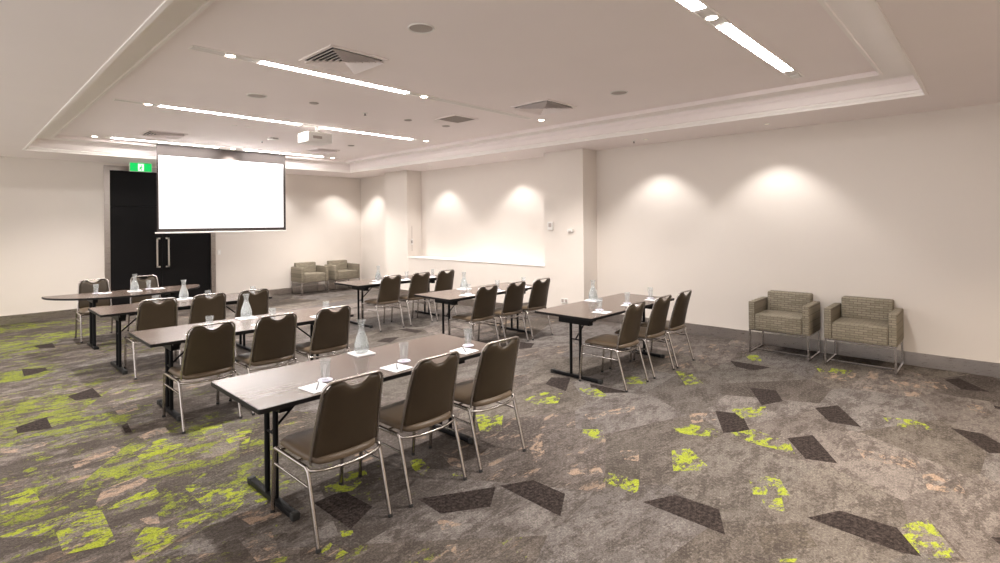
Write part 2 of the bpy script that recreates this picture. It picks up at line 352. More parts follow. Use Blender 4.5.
# columns and the low boxed wall between them
bm = bmesh.new(); box(bm, XC, 9.86, 0, XR, 10.76, ZC); struct('wall_column_far', bm, M['wall'])
bm = bmesh.new(); box(bm, XC, 5.005, 0, XR, 5.83, ZC); struct('wall_column_near', bm, M['wall'])
bm = bmesh.new(); box(bm, XC+.005, 5.83, 0, XR, 9.86, .905); struct('wall_low', bm, M['wall'])
bm = rbox(XC-.012, 5.83, .905, XR, 9.86, .925, .004, 2); struct('trim_1', bm, M['bead'])

# ceiling: lower border, ledge, raised panel, one mesh
OX0, OX1, OY0, OY1 = .845, 6.62, .515, 11.20
W = .32
def ring(bm, a, b):
    """flat or sloping ring between two rectangles given as (x0,x1,y0,y1,z)"""
    def c(r): x0, x1, y0, y1, z = r; return [(x0, y0, z), (x1, y0, z), (x1, y1, z), (x0, y1, z)]
    A, B = [bm.verts.new(p) for p in c(a)], [bm.verts.new(p) for p in c(b)]
    for k in range(4): bm.faces.new((A[k], A[(k+1) % 4], B[(k+1) % 4], B[k]))
def R(d, z): return (OX0+d, OX1-d, OY0+d, OY1-d, z)
prof = [(-.030, ZC), (-.028, ZC-.007), (-.002, ZC-.007), (0, ZC+.018), (.012, ZC+.026), (.012, ZC+.05), (.024, ZC+.058), (.028, ZC+.135), (.045, ZC+.155), (.048, ZC+.192), (.06, ZL), (W-.03, ZL), (W-.024, ZL-.010), (W, ZL-.010), (W, ZU)]
bm = bmesh.new()
ring(bm, (XL, XR, YN, YF, ZC), R(-.030, ZC))
for (d0, z0), (d1, z1) in zip(prof, prof[1:]): ring(bm, R(d0, z0), R(d1, z1))
quad(bm, [(OX0+W, OY0+W, ZU), (OX1-W, OY0+W, ZU), (OX1-W, OY1-W, ZU), (OX0+W, OY1-W, ZU)])
box(bm, XL-T, YN-T, ZU+.06, XR+T, YF+T, ZU+.12)
for f in bm.faces:
    c = f.calc_center_median(); inside = OX0-.001 < c.x < OX1+.001 and OY0-.001 < c.y < OY1+.001
    zs = [v.co.z for v in f.verts]
    if max(zs) < ZC+.055 and (min(zs) < ZC-.002 or max(zs) > ZC+.001): f.material_index = 1
    if min(zs) > ZL-.015 and max(zs) < ZL+.002: f.material_index = 1
    if all(abs(v.co.z-ZL) < .001 for v in f.verts): f.material_index = 1  # ledge gets the paler colour in place of cove light
struct('ceiling', bm, [M['ceil'], M['bead']])

# baseboards in brushed steel
def base_run(name, segs):
    bm = bmesh.new()
    for s in segs: box(bm, s[0], s[1], 0, s[2], s[3], BB)
    struct(name, bm, M['steel'])
t_ = .012
base_run('baseboard_far', [(XL, YF-t_, DX0, YF), (DX1, YF-t_, XR, YF)])
base_run('baseboard_right', [(XR-t_, YN, XR, 5.005), (XC-t_, 5.005, XC, 10.76), (XC, 5.005-t_, XR, 5.005), (XC, 10.76, XR, 10.76+t_), (XR-t_, 10.76, XR, YF)])

# double door
bm = bmesh.new()
box(bm, DX0, YF-.03, 0, DX0+.09, YF+T, DZ); box(bm, DX1-.09, YF-.03, 0, DX1, YF+T, DZ)
box(bm, DX0+.09, YF-.03, DZ-.09, DX1-.09, YF+T, DZ)
fr = struct('trim_2', bm, M['steel'])
bm = bmesh.new()
mid = (DX0+DX1)/2 - .01
box(bm, DX0+.09, YF+.03, 0, mid-.002, YF+.08, 2.075); box(bm, DX0+.09, YF+.03, 2.083, DX1-.09, YF+.08, DZ-.09)
box(bm, mid+.002, YF+.03, 0, DX1-.09, YF+.08, 2.075)
box(bm, DX0+.09, YF+.09, 0, DX1-.09, YF+.11, DZ-.09)
dr = struct('door_1', bm, M['door'])
for x in (2.942, 3.148):
    s = -1 if x > 3.04 else 1
    bm = bmesh.new()
    box(bm, x-.014, YF-.025, .83, x+.014, YF-.003, 1.445)
    box(bm, min(x-.014, x+s*.055), YF-.025, .83, max(x+.014, x+s*.055), YF-.003, .86)
    box(bm, min(x-.014, x+s*.055), YF-.025, 1.415, max(x+.014, x+s*.055), YF-.003, 1.445)
    box(bm, x+s*.035-.01, YF-.01, .835, x+s*.035+.01, YF+.031, .855); box(bm, x+s*.035-.01, YF-.01, 1.42, x+s*.035+.01, YF+.031, 1.44)
    obj('door_handle', bm, M['handle'], dr)

# ================================================================ ceiling fittings
def lens_disc(z, r, cx=0, cy=0, n=20):
    bm = bmesh.new(); lathe(bm, [(0, z), (r, z), (r, z+.004), (0, z+.004)], n, cx, cy); return bm
def downlight(x, y, z, label, lit='lamp', energy=0, spot=math.radians(80), col=(1, .84, .66), r=.036, aim=None, blend=.5):
    t = thing('ceiling_downlight', label, 'ceiling light', (x, y, z), 0, None)
    bm = bmesh.new(); lathe(bm, [(r, -.001), (r+.012, -.006), (r+.016, 0), (r+.016, .01), (r, .01), (r, -.001)], 24)
    obj('trim_ring', bm, M['white'], t, 40)
    obj('lamp_lens', lens_disc(-.004, r), M['lamp' if lit is True else 'lens_dim'], t)
    if energy:
        l = bpy.data.lights.new('spot_lamp', 'SPOT'); l.energy = energy; l.spot_size = spot; l.spot_blend = blend
        l.color = col; l.shadow_soft_size = .035
        lo = bpy.data.objects.new('spot_lamp', l); COL.objects.link(lo); lo.location = (x, y, z-.02)
        if aim: lo.rotation_euler = Vector(aim).to_track_quat('-Z', 'Y').to_euler()
    return t
ROWS = [
 # y, channel x0,x1, lit strips, unlit strips, label
 (1.48, 1.35, 6.0, [(1.90, 3.57), (4.0, 5.66)], [], 'recessed linear ceiling light with two lit strips, nearest the camera'),
 (4.78, 1.38, 5.66, [(1.94, 3.54)], [(4.02, 5.60)], 'recessed linear ceiling light whose right half is unlit, between two large air vents'),
 (7.39, 1.33, 5.62, [(1.79, 3.55), (3.98, 5.56)], [], 'recessed linear ceiling light with two lit strips, above the projector'),
 (10.62, 1.80, 5.70, [(1.87, 3.50), (3.99, 5.60)], [], 'recessed linear ceiling light with two lit strips, farthest one above the screen top')]
HW = .05
for y, x0, x1, lit, off, lab in ROWS:
    t = thing('linear_ceiling_light', lab, 'ceiling light', ((x0+x1)/2, y, ZU))
    cx = (x0+x1)/2
    bm = bmesh.new()
    for s in (-1, 1): box(bm, x0-cx, s*(HW+.006)-.006, -.006, x1-cx, s*(HW+.006)+.006, .004)
    box(bm, x0-cx-.01, -HW-.012, -.006, x0-cx, HW+.012, .004); box(bm, x1-cx, -HW-.012, -.006, x1-cx+.01, HW+.012, .004)
    obj('channel_trim', bm, M['bead'], t)
    bm = bmesh.new(); box(bm, x0-cx, -HW, -.002, x1-cx, HW, .002); obj('channel_plate', bm, M['lamp_off'], t)
    for a, b in lit:
        bm = bmesh.new(); box(bm, a-cx, -HW+.004, -.006, b-cx, HW-.004, -.0025); obj('diffuser', bm, M['strip'], t)
    for a, b in off:
        bm = bmesh.new(); box(bm, a-cx, -HW+.004, -.006, b-cx, HW-.004, -.0025); d = obj('diffuser', bm, M['lamp_off'], t); d['label'] = 'unlit diffuser strip'
WHERE = ['nearest row', 'second row from the camera', 'projector row', 'farthest row']
for x, y, lab in [
    (3.78, 1.48, 'lit round downlight between the two lit strips nearest the camera'),
    (1.68, 4.78, 'lit round downlight at the left end of the strip beside the first air vent'),
    (3.78, 4.78, 'lit round downlight just right of the long lit strip over the middle tables'),
    (5.84, 4.72, 'lit round downlight in the ceiling just below the right-hand square vent'),
    (1.66, 7.39, 'lit round downlight at the left end of the strips in the projector row'),
    (5.84, 7.34, 'lit round downlight at the right end of the strips in the projector row'),
    (1.64, 10.62, 'lit round downlight above the exit sign, leftmost of all'),
    (3.76, 10.62, 'lit round downlight between the two strips over the screen top'),
    (5.86, 10.66, 'lit round downlight in the far right corner of the raised ceiling')]:
    downlight(x, y, ZU-.006, lab, True, 165, math.radians(118), blend=.9, col=(1, .93, .87))
tag(obj('occupancy_sensor', rbox(5.87, 1.44, ZU-.014, 5.98, 1.52, ZU-.002, .005), M['white']), 'small white sensor plate at the end of the nearest light strip', 'sensor')
# wall washers in the border ceiling along the right wall
for y, lab in [(2.12, 'small soffit downlight above the gap between the two near armchairs'),
               (3.80, 'small soffit downlight beside a dark sprinkler above the blank right wall'),
               (6.68, 'soffit downlight over the near half of the wall niche'),
               (8.90, 'soffit downlight over the far half of the wall niche'),
               (11.70, 'soffit downlight over the short wall past the far column')]:
    downlight(7.17, y, ZC-.001, lab, False, 27, math.radians(101), r=.026, blend=.5, col=(1, .96, .93))
for x, lab in [(6.9, 'soffit downlight over the far armchair beside the corner'), (5.3, 'soffit downlight above the other far armchair')]:
    downlight(x, 12.0, ZC-.001, lab, False, 22, math.radians(101), r=.026, blend=.5, col=(1, .96, .93))
for x, y in [(-.6, 10.6), (-.6, 7.), (-.6, 3.6), (-.6, .2), (2.2, -.9), (5., -.9)]:  # unseen fill downlights, added to brighten the ceiling
    downlight(x, y, ZC-.001, 'added fill downlight in the lower border ceiling outside the view', True, 50 if y > 0 else 190, math.radians(125), blend=.8)['group'] = 'added fill downlights outside the view'

def diffuser_vent(x, y, s, label, flat=False):
    t = thing('air_vent', label, 'air vent', (x, y, ZU)); h = s/2
    bm = bmesh.new()
    for a, b, c, d in ((-h-.03, -h-.03, h+.03, -h), (-h-.03, h, h+.03, h+.03), (-h-.03, -h, -h, h), (h, -h, h+.03, h)): box(bm, a, b, -.012, c, d, -.001)
    obj('vent_frame', bm, M['ceil'], t)
    bm = bmesh.new(); box(bm, -h, -h, -.004, h, h, -.001); obj('vent_dark_plate', bm, M['dark'], t)  # flat dark plate paints the shade of the shaft behind the blades
    bm = bmesh.new()
    if flat:
        n = 16
        for k in range(n): yy = -h + (k+.5)*s/n; box(bm, -h, yy-.005, -.011, h, yy+.005, -.004)
        obj('vent_grille', bm, M['grille'], t)
    else:
        n = 6
        for k in range(n):
            ro = h*(1-k/n)*.995; ri = ro - h/n*.80
            def sq(r, z): return [(-r, -r, z), (r, -r, z), (r, r, z), (-r, r, z)]
            lo = [bm.verts.new(p) for p in sq(ro, -.036)]; hi = [bm.verts.new(p) for p in sq(max(ri, .004), -.005)]
            lo2 = [bm.verts.new(p) for p in sq(ro, -.0335)]; hi2 = [bm.verts.new(p) for p in sq(max(ri, .004), -.0025)]
            for q in range(4):
                w = (q+1) % 4
                bm.faces.new((lo[q], lo[w], hi[w], hi[q])); bm.faces.new((lo2[q], hi2[q], hi2[w], lo2[w])); bm.faces.new((lo[q], lo2[q], lo2[w], lo[w]))
        obj('vent_blades', bm, M['ceil'], t)
diffuser_vent(2.43, 4.20, .50, 'large square louvred air vent beside the second row of light strips')
diffuser_vent(5.20, 4.16, .54, 'large square louvred air vent near the raised ceiling right edge')
diffuser_vent(4.92, 5.50, .38, 'dark flat square air grille between the strip rows, right of the projector', True)
diffuser_vent(2.38, 9.66, .48, 'square louvred air vent above the exit sign and screen left corner')
diffuser_vent(5.12, 9.70, .42, 'square louvred air vent right of the projector and above the screen')

def speaker_disc(x, y, r, label, m='grille'):
    t = thing('ceiling_speaker', label, 'speaker', (x, y, ZU))
    bm = bmesh.new(); lathe(bm, [(r-.008, -.004), (r, -.010), (r+.006, -.002), (r+.006, 0), (r-.008, 0), (r-.008, -.004)], 28); obj('speaker_rim', bm, M['white'], t, 40)
    bm = bmesh.new(); lathe(bm, [(0, -.009), (r*.6, -.008), (r-.008, -.004), (r-.008, -.001), (0, -.001)], 28); obj('speaker_grille', bm, M[m], t, 60)
speaker_disc(2.445, 3.12, .095, 'round ceiling speaker nearest the camera, alone left of centre')
speaker_disc(2.415, 6.07, .10, 'round ceiling speaker left, between the second and third light rows')
speaker_disc(5.248, 3.107, .095, 'round ceiling speaker on the right, above the right-hand square vent')
def cover(x, y, r, label, name='sprinkler_cover', m='white', z=ZU):
    bm = bmesh.new(); lathe(bm, [(0, -.012), (r*.8, -.010), (r, -.004), (r, -.0005), (0, -.0005)], 18)
    o = obj(name, bm, M[m], None, 40, (x, y, z)); tag(o, label, 'ceiling fitting')
cover(4.491, 6.047, .055, 'pale round cover plate above the projector right side', m='grille')
cover(5.18, 6.028, .06, 'pale round cover plate just beyond the flat dark grille', m='grille')
cover(5.193, 8.758, .06, 'pale round cover plate in the ceiling right of the projector', m='grille')
cover(3.048, 5.975, .055, 'pale round cover plate in front of the projector left side', m='grille')
cover(2.90, 8.12, .04, 'left of two tiny round plates behind the left speaker', m='bead')
cover(3.10, 8.12, .04, 'right of two tiny round plates behind the left speaker', m='bead')
def sprinkler(x, y, z, label):
    t = thing('sprinkler', label, 'sprinkler', (x, y, z))
    bm = bmesh.new(); lathe(bm, [(0, -.006), (.03, -.005), (.034, .001), (0, .001)], 16); obj('rosette', bm, M['white'], t, 40)
    bm = bmesh.new(); lathe(bm, [(0, -.034), (.016, -.032), (.016, -.029), (.006, -.027), (.006, -.006), (0, -.006)], 14); obj('sprinkler_head', bm, M['red'], t, 40)
sprinkler(3.80, 6.053, ZU, 'dark sprinkler dot between the projector and the nearer strip row')
sprinkler(3.79, 9.33, ZU, 'dark sprinkler dot above the projection screen')
sprinkler(7.20, 4.013, ZC, 'dark sprinkler dot in the soffit beside the near column')
t = thing('smoke_detector', 'square white detector with a dark window above the screen', 'detector', (3.79, 8.88, ZU))
obj('housing', rbox(-.07, -.07, -.03, .07, .07, -.001, .008), M['white'], t)
obj('sensor_window', rbox(-.03, -.0735, -.024, .05, -.07, -.006, .001, 1), M['grille'], t)

# projector
t = thing('projector', 'white ceiling-mounted projector in front of the screen', 'projector', (3.80, 7.42, .02))
obj('housing', rbox(-.19, -.17, 2.885, .19, .19, 3.035, .014, 3), M['white'], t, 40)
bm = bmesh.new()
for k in range(6): box(bm, -.193, -.12+k*.045, 2.925, -.1885, -.095+k*.045, 2.985)
obj('side_grille', bm, M['grille'], t)
bm = bmesh.new(); box(bm, -.12, -.172, 2.935, .02, -.169, 2.975)
obj('socket_panel', bm, M['grille'], t)
bm = bmesh.new(); lathe(bm, [(.02, 0), (.045, 0), (.045, .03), (.04, .035), (.02, .035)], 20)
for v in bm.verts: v.co = Vector((v.co.x-.08, .19+v.co.z, 2.955+v.co.y))
obj('lens', bm, M['red'], t, 40)
bm = bmesh.new(); tube(bm, [(.02, .0, 3.03), (.02, .0, ZU-.021)], .018, 14); obj('mount_pole', bm, M['white'], t, 40)
bm = bmesh.new()
for s in (-1, 1):
    for q in (-1, 1): tube(bm, [(.02, 0, 3.08), (.02+s*.12, q*.1, 3.036)], .006, 6)
obj('mount_bracket', bm, M['chrome'], t, 40)

# projection screen dropping from the raised ceiling
SX0, SX1, SY = 2.545, 4.86, 10.80
t = thing('projection_screen', 'large lit white projection screen with black border hanging from the ceiling', 'screen', ((SX0+SX1)/2, SY, 1.57))
w = (SX1-SX0)/2
zt = ZU-1.57
bm = bmesh.new()
zb0, zb1 = .065, 1.375
box(bm, -w, -.004, .0, w, .0, zb0); box(bm, -w, -.004, zb1, w, .0, zt); box(bm, -w, -.004, zb0, -w+.028, 0, zb1); box(bm, w-.048, -.004, zb0, w, 0, zb1)
obj('black_border', bm, M['screen_edge'], t)
bm = bmesh.new(); box(bm, -w+.028, -.003, zb0, w-.048, -.001, zb1); obj('screen_surface', bm, M['screen'], t)
obj('bottom_bar', rbox(-w-.03, -.018, -.02, w+.01, .014, .008, .004), M['white'], t)
bm = bmesh.new(); box(bm, -w-.05, -.05, zt-.012, w+.05, .05, zt-.001); obj('casing', bm, M['white'], t)

# exit sign hung under the border ceiling
t = thing('exit_sign', 'green lit exit sign with a white running figure over the door', 'sign', (2.585, 12.10, ZC))
obj('housing', rbox(-.185, -.02, -.175, .185, .03, -.004, .006), M['white'], t)
bm = bmesh.new(); box(bm, -.178, -.0225, -.168, .178, -.0202, -.010); obj('sign_face', bm, M['green'], t)
bm = bmesh.new(); box(bm, -.048, -.0245, -.160, .050, -.0226, -.022); p = obj('pictogram_panel', bm, M['exit_white'], t)
bm = bmesh.new()
Y0 = -.0248
def limb(a, b, r):
    a = Vector((a[0], Y0, a[1])); b = Vector((b[0], Y0, b[1])); tube(bm, [a, b], r, 8)
limb((.004, -.085), (-.004, -.112), .011); limb((-.004, -.112), (-.026, -.128), .006); limb((-.026, -.128), (-.036, -.128), .005)
limb((-.004, -.112), (.010, -.130), .006); limb((.010, -.130), (.004, -.150), .005)
limb((.004, -.083), (-.020, -.094), .005); limb((.004, -.083), (.024, -.100), .005)
lathe(bm, [(0, -.011), (.008, -.008), (.011, 0), (.008, .008), (0, .011)], 12)
for v in bm.verts:
    if abs(v.co.z) < .0115 and abs(v.co.x) < .012: v.co = Vector((v.co.x+.010, Y0+v.co.y*.3, v.co.z-.064))
for v in bm.verts: v.co.y = Y0 + max(-.002, min(.002, v.co.y-Y0))
obj('running_figure', bm, M['green'], p)

# wall fittings
def plate(name, label, cat, x0, y0, z0, x1, y1, z1, kids=()):
    t = thing(name, label, cat, ((x0+x1)/2, (y0+y1)/2, z0)); cx, cy = (x0+x1)/2, (y0+y1)/2
    obj('cover_plate', rbox(x0-cx, y0-cy, 0, x1-cx, y1-cy, z1-z0, .003, 2), M['white'], t)
    for nm, a, m in kids:
        b = bmesh.new(); box(b, *a); obj(nm, b, M[m], t)
plate('light_switch', 'small white light switch on the far wall right of the door', 'switch', 4.085, YF-.010, 1.035, 4.155, YF, 1.145, [('rocker', (-.014, -.010, .03, .014, -.004, .08), 'bead')])
plate('thermostat', 'white wall controller high on the near column left side', 'thermostat', XC-.03, 5.63, 1.555, XC, 5.74, 1.70, [('display', (-.018, -.03, .05, -.0145, .03, .12), 'grille')])
plate('motion_sensor', 'small white wall sensor at the middle of the near column', 'sensor', XC-.04, 5.20, 1.525, XC, 5.31, 1.575, [('sensor_window', (-.023, -.03, .008, -.0195, .03, .022), 'grille')])
plate('power_outlet', 'double grey power outlet low on the near column', 'outlet', XC-.014, 5.33, .30, XC, 5.47, .385, [('left_socket', (-.011, .012, .015, -.006, .06, .07), 'grille'), ('right_socket', (-.011, -.06, .015, -.006, -.012, .07), 'grille')])
t = thing('wall_fitting', 'small grey fitting with a thin vertical cord on the far column side', 'wall fitting', (7.40, 9.86, 1.2))
obj('base_plate', rbox(-.035, -.014, .0, .035, 0, .13, .004), M['white'], t)
obj('cover', rbox(-.03, -.045, .03, .0, -.014, .10, .008), M['grille'], t)
bm = bmesh.new(); tube(bm, [(.0, -.008, .13), (.0, -.008, .43)], .005, 6); tube(bm, [(.0, -.008, .0), (.0, -.008, -.15)], .004, 6); obj('cord', bm, M['grille'], t)
# ================================================================ banquet chairs
def bw(z, h=.47):      # half width of the backrest at height z above its foot
    k = max(0, min(1, z/h)); w = .205 - .030*k
    r = .065
    if z > h-r: w -= r - math.sqrt(max(0, r*r-(z-(h-r))**2))
    rb = .035
    if z < rb: w -= rb - math.sqrt(max(0, rb*rb-(rb-z)**2))
    return w
BZ0, BH = .430, .434
def lean(z, x, wref=.2):            # y of the backrest shell, local, at height z above its foot
    return -.173 - .175*z - .16*z*z - .028*(1-(x/wref)**2)
def make_chair(label):
    t = thing('banquet_chair', label, 'chair')
    # backrest pad
    bm = bmesh.new(); NU, NV = 20, 18; F, B = [], []
    for j in range(NV+1):
        v = j/NV; rf, rb_ = [], []
        for i in range(NU+1):
            u = -1 + 2*i/NU
            topz = BH - .008 - .040*max(0, math.cos(min(1, abs(u)/.52)*PI/2))**.8
            z = v*topz; zz = v*(BH-.0)
            x = u*(bw(min(zz, BH-.010), BH)-.004)
            th = .019*max(0, 1-abs(u)**5)**.5*max(0, 1-abs(2*v-1)**9)**.5
            y = lean(z, x)
            rf.append(bm.verts.new((x, y+th, BZ0+z))); rb_.append(bm.verts.new((x, y-th*.75, BZ0+z)))
        F.append(rf); B.append(rb_)
    for j in range(NV):
        for i in range(NU):
            bm.faces.new((F[j][i], F[j][i+1], F[j+1][i+1], F[j+1][i])); bm.faces.new((B[j][i], B[j+1][i], B[j+1][i+1], B[j][i+1]))
    bmesh.ops.remove_doubles(bm, verts=bm.verts[:], dist=.0008)
    obj('backrest', bm, M['vinyl'], t, 180)
    # tube round the backrest with the grip above the dip
    bm = bmesh.new(); pts = []
    for k in range(15):
        z = -.02 + (BH-.07+.02)*k/14; pts.append((-(bw(max(.04, z), BH)+.004), z))
    r = .062; w = bw(BH-.07, BH)+.004
    for k in range(1, 9):
        a = PI/2*k/8; pts.append((-(w-r+r*math.cos(a)), BH-.062+.0+r*math.sin(a)))
    pts += [(-x, z) for x, z in pts[::-1]]
    tube(bm, [(x, lean(z, x)+.002, BZ0+z) for x, z in pts], .0085, 8)
    obj('back_frame', bm, M['chrome'], t, 60)
    # seat
    bm = bmesh.new(); NU, NV = 16, 16; Tt, Bt = [], []
    for j in range(NV+1):
        v = -1+2*j/NV; a, b = [], []
        for i in range(NU+1):
            u = -1+2*i/NU
            # squircle plan
            x = u*.218*(1-.04*(v < 0)*abs(v)); y = .020 + v*.248
            k = math.sqrt(1 - .28*v*v*u*u*abs(v*u)**2)
            x *= k; y = .020 + (y-.020)*k - .024*(1-u*u)*max(0, -v)
            e = max(0, 1-abs(u)**7)**.5*max(0, 1-abs(v)**7)**.5
            wf = -.014*max(0, v-.45)**2/.3
            a.append(bm.verts.new((x, y, .425+.030*e+wf+.006*(1-u*u)*(1-v*v)))); b.append(bm.verts.new((x, y, .425-.022*e+wf)))
        Tt.append(a); Bt.append(b)
    for j in range(NV):
        for i in range(NU):
            bm.faces.new((Tt[j][i], Tt[j][i+1], Tt[j+1][i+1], Tt[j+1][i])); bm.faces.new((Bt[j][i], Bt[j+1][i], Bt[j+1][i+1], Bt[j][i+1]))
    bmesh.ops.remove_doubles(bm, verts=bm.verts[:], dist=.0008)
    obj('seat', bm, M['vinyl_seat'], t, 180)
    X = .222; r = .0122
    for s in (-1, 1):
        bm = bmesh.new(); tube(bm, [(s*X, -.278, .012), (s*X, -.180, .355)] , r, 10); l = obj('leg', bm, M['chrome'], t, 60)
        bm = bmesh.new(); tube(bm, [(s*X, -.2805, 0), (s*X, -.276, .018)], r+.0015, 10); obj('foot_cap', bm, M['foot'], l, 60)
        bm = bmesh.new(); tube(bm, [(s*X, .275, .012), (s*X, .246, .335)], r, 10); l = obj('leg', bm, M['chrome'], t, 60)
        bm = bmesh.new(); tube(bm, [(s*X, .276, 0), (s*X, .2745, .018)], r+.0015, 10); obj('foot_cap', bm, M['foot'], l, 60)
        bm = bmesh.new(); tube(bm, [(s*X, -.196, .300), (s*X, .249, .300)], .0075, 8); obj('stretcher', bm, M['chrome'], t, 60)
    bm = bmesh.new()
    for s in (-1, 1):
        tube(bm, fillet([(s*X, -.180, .355), (s*X, -.166, .398), (s*X, .0, .396), (s*X, .240, .394), (s*X, .246, .335)], .05, 6), r, 10)
    tube(bm, [(X*math.sin(a), -.166-.068*math.cos(a)+.0, .390-.010*math.cos(a)) for a in [PI*(-.5+k/12) for k in range(13)]], .0085, 8)
    tube(bm, [(-X, .19, .388), (X, .19, .388)], .008, 8); tube(bm, [(-X, -.02, .388), (X, -.02, .388)], .008, 8)
    obj('seat_frame', bm, M['chrome'], t, 60)
    return t

CH = []
for i, x in enumerate((1.530, 2.116, 2.713)): CH.append((x, 2.84, 0, ['nearest brown chair, at the left end of the front left table', 'brown chair in the middle of the three at the front left table', 'brown chair at the right end of the front left table'][i], 'chairs at the front left table'))
for i, x in enumerate((1.530, 2.085, 2.655)): CH.append((x, 5.10, 0, ['brown chair at the left end of the second left table from the camera', 'middle brown chair at the second left table, right behind the front table top', 'brown chair at the right end of the second left table beside the tall carafe'][i], 'chairs at the second left table'))
for i, x in enumerate((1.640, 2.165, 2.690)): CH.append((x, 7.18, 0, ['brown chair at the left end of the third left table', 'middle brown chair at the third left table in front of the door jamb', 'brown chair at the right end of the third left table, behind a carafe'][i], 'chairs at the third left table'))
for i, x in enumerate((4.847, 5.452, 5.992)): CH.append((x, 2.966, 0, ['brown chair nearest the camera at the right-hand table, seen from its side', 'middle brown chair at the right-hand table by the wall', 'brown chair nearest the blank wall, at the right end of the right-hand table'][i], 'chairs at the near right table'))
for i, x in enumerate((4.870, 5.440, 6.002)): CH.append((x, 5.13, 0, ['left brown chair at the middle right table under the wall niche', 'centre brown chair at the middle right table under the wall niche', 'right brown chair at the middle right table, close to the column outlet'][i], 'chairs at the middle right table'))
for i, x in enumerate((4.870, 5.464, 6.020)): CH.append((x, 7.30, 0, ['left brown chair at the far right table near the armchairs', 'centre brown chair at the far right table', 'right brown chair at the far right table before the low niche wall'][i], 'chairs at the far right table'))
CH.append((1.545, 9.92, PI, 'brown chair facing the camera behind the curved table, left of the door', 'chairs behind the curved table'))
CH.append((2.215, 9.92, PI, 'brown chair facing the camera behind the curved table, in front of the black door', 'chairs behind the curved table'))
first = make_chair('x')
for k, (x, y, rz, lab, gr) in enumerate(CH):
    if k == 0:
        first.location = (x, y, 0); first.rotation_euler = (0, 0, rz); first['label'] = lab; first['group'] = gr
    else: dup(first, (x, y, 0), rz + [0, .012, -.015, .01][k % 4], lab, gr)

# ================================================================ folding tables
TZ, TT = .72, .026
def outline_rect(L, Wd, r=.018, n=4):
    pts = []
    for cx, cy, a0 in ((L/2-r, Wd/2-r, 0), (-L/2+r, Wd/2-r, PI/2), (-L/2+r, -Wd/2+r, PI), (L/2-r, -Wd/2+r, 3*PI/2)):
        for k in range(n+1): a = a0+PI/2*k/n; pts.append((cx+r*math.cos(a), cy+r*math.sin(a)))
    return pts
def slab(out, z0, z1, m, name, parent):
    bm = bmesh.new(); a = [bm.verts.new((x, y, z0)) for x, y in out]; b = [bm.verts.new((x, y, z1)) for x, y in out]
    n = len(out)
    bm.faces.new(a[::-1]); bm.faces.new(b)
    for k in range(n): bm.faces.new((a[k], a[(k+1) % n], b[(k+1) % n], b[k]))
    return obj(name, bm, m, parent, 35)
def ring_slab(out, inn, z0, z1, m, name, parent):
    bm = bmesh.new(); n = len(out)
    A = [[bm.verts.new((x, y, z)) for x, y in o] for o, z in ((out, z0), (out, z1), (inn, z1), (inn, z0))]
    for q in range(4):
        a, b = A[q], A[(q+1) % 4]
        for k in range(n): bm.faces.new((a[k], a[(k+1) % n], b[(k+1) % n], b[k]))
    return obj(name, bm, m, parent, 35)
def table_legs(t, xs, Wd, foot=.64, yc=.05):
    for x in xs:
        s = -1 if x < 0 else 1
        for y in (-.062, .062):
            bm = bmesh.new(); tube(bm, [(x, yc+y, .03), (x, yc+y, TZ-TT-.0)], .0165, 12); obj('leg', bm, M['black'], t, 60)
        f = obj('foot', rbox(x-.022, yc-foot/2, .004, x+.022, yc+foot/2, .040, .008, 2), M['black'], t, 40)
        for e in (-1, 1):
            obj('foot_cap', rbox(x-.024, yc+e*foot/2-.03, 0, x+.024, yc+e*foot/2+.012*e+.0 if e > 0 else yc-foot/2+.03, .043, .007, 2) if e > 0 else rbox(x-.024, yc-foot/2-.012, 0, x+.024, yc-foot/2+.03, .043, .007, 2), M['foot'], f, 40)
        bm = bmesh.new(); box(bm, x-.035, yc-.20, TZ-TT-.10, x+.035, yc+.20, TZ-TT-.002); box(bm, x-.03, yc-Wd*.33, TZ-TT-.05, x+.03, yc+Wd*.28, TZ-TT-.002)
        box(bm, x-s*.20, yc-.06, TZ-TT-.045, x, yc+.06, TZ-TT-.002)
        obj('folding_bracket', bm, M['black'], t)
        bm = bmesh.new(); tube(bm, [(x, yc, TZ-.30), (x-s*.30, yc, TZ-TT-.012)], .008, 8); tube(bm, [(x, yc-.062, TZ-.30), (x, yc+.062, TZ-.30)], .008, 8)
        obj('brace', bm, M['black'], t, 60)
def make_table(label, L=1.88, Wd=.75):
    t = thing('training_table', label, 'table')
    o, i2 = outline_rect(L, Wd), outline_rect(L-.008, Wd-.008, .014)
    slab(i2, TZ-TT, TZ, M['laminate'], 'tabletop', t)
    ring_slab(o, i2, TZ-TT, TZ-.0015, M['edge'], 'edge_band', t)
    table_legs(t, (-L/2+.24, L/2-.24), Wd)
    bm = bmesh.new()
    for y in (-.20, .24): box(bm, -L/2+.30, y-.012, TZ-TT-.04, L/2-.30, y+.012, TZ-TT-.001)
    obj('under_rail', bm, M['black'], t)
    return t
TB = [(2.062, 3.205, 'dark laminate table nearest the camera, with three glasses and a carafe'),
      (2.075, 5.425, 'dark laminate table second from the camera in the left column'),
      (2.080, 7.510, 'dark laminate table third from the camera in the left column'),
      (5.385, 3.345, 'dark laminate table nearest the camera on the right, beside the column'),
      (5.330, 5.440, 'dark laminate table in front of the low niche wall, middle of the right column'),
      (5.360, 7.660, 'dark laminate table farthest back on the right, near the two grey armchairs')]
t0 = make_table('x')
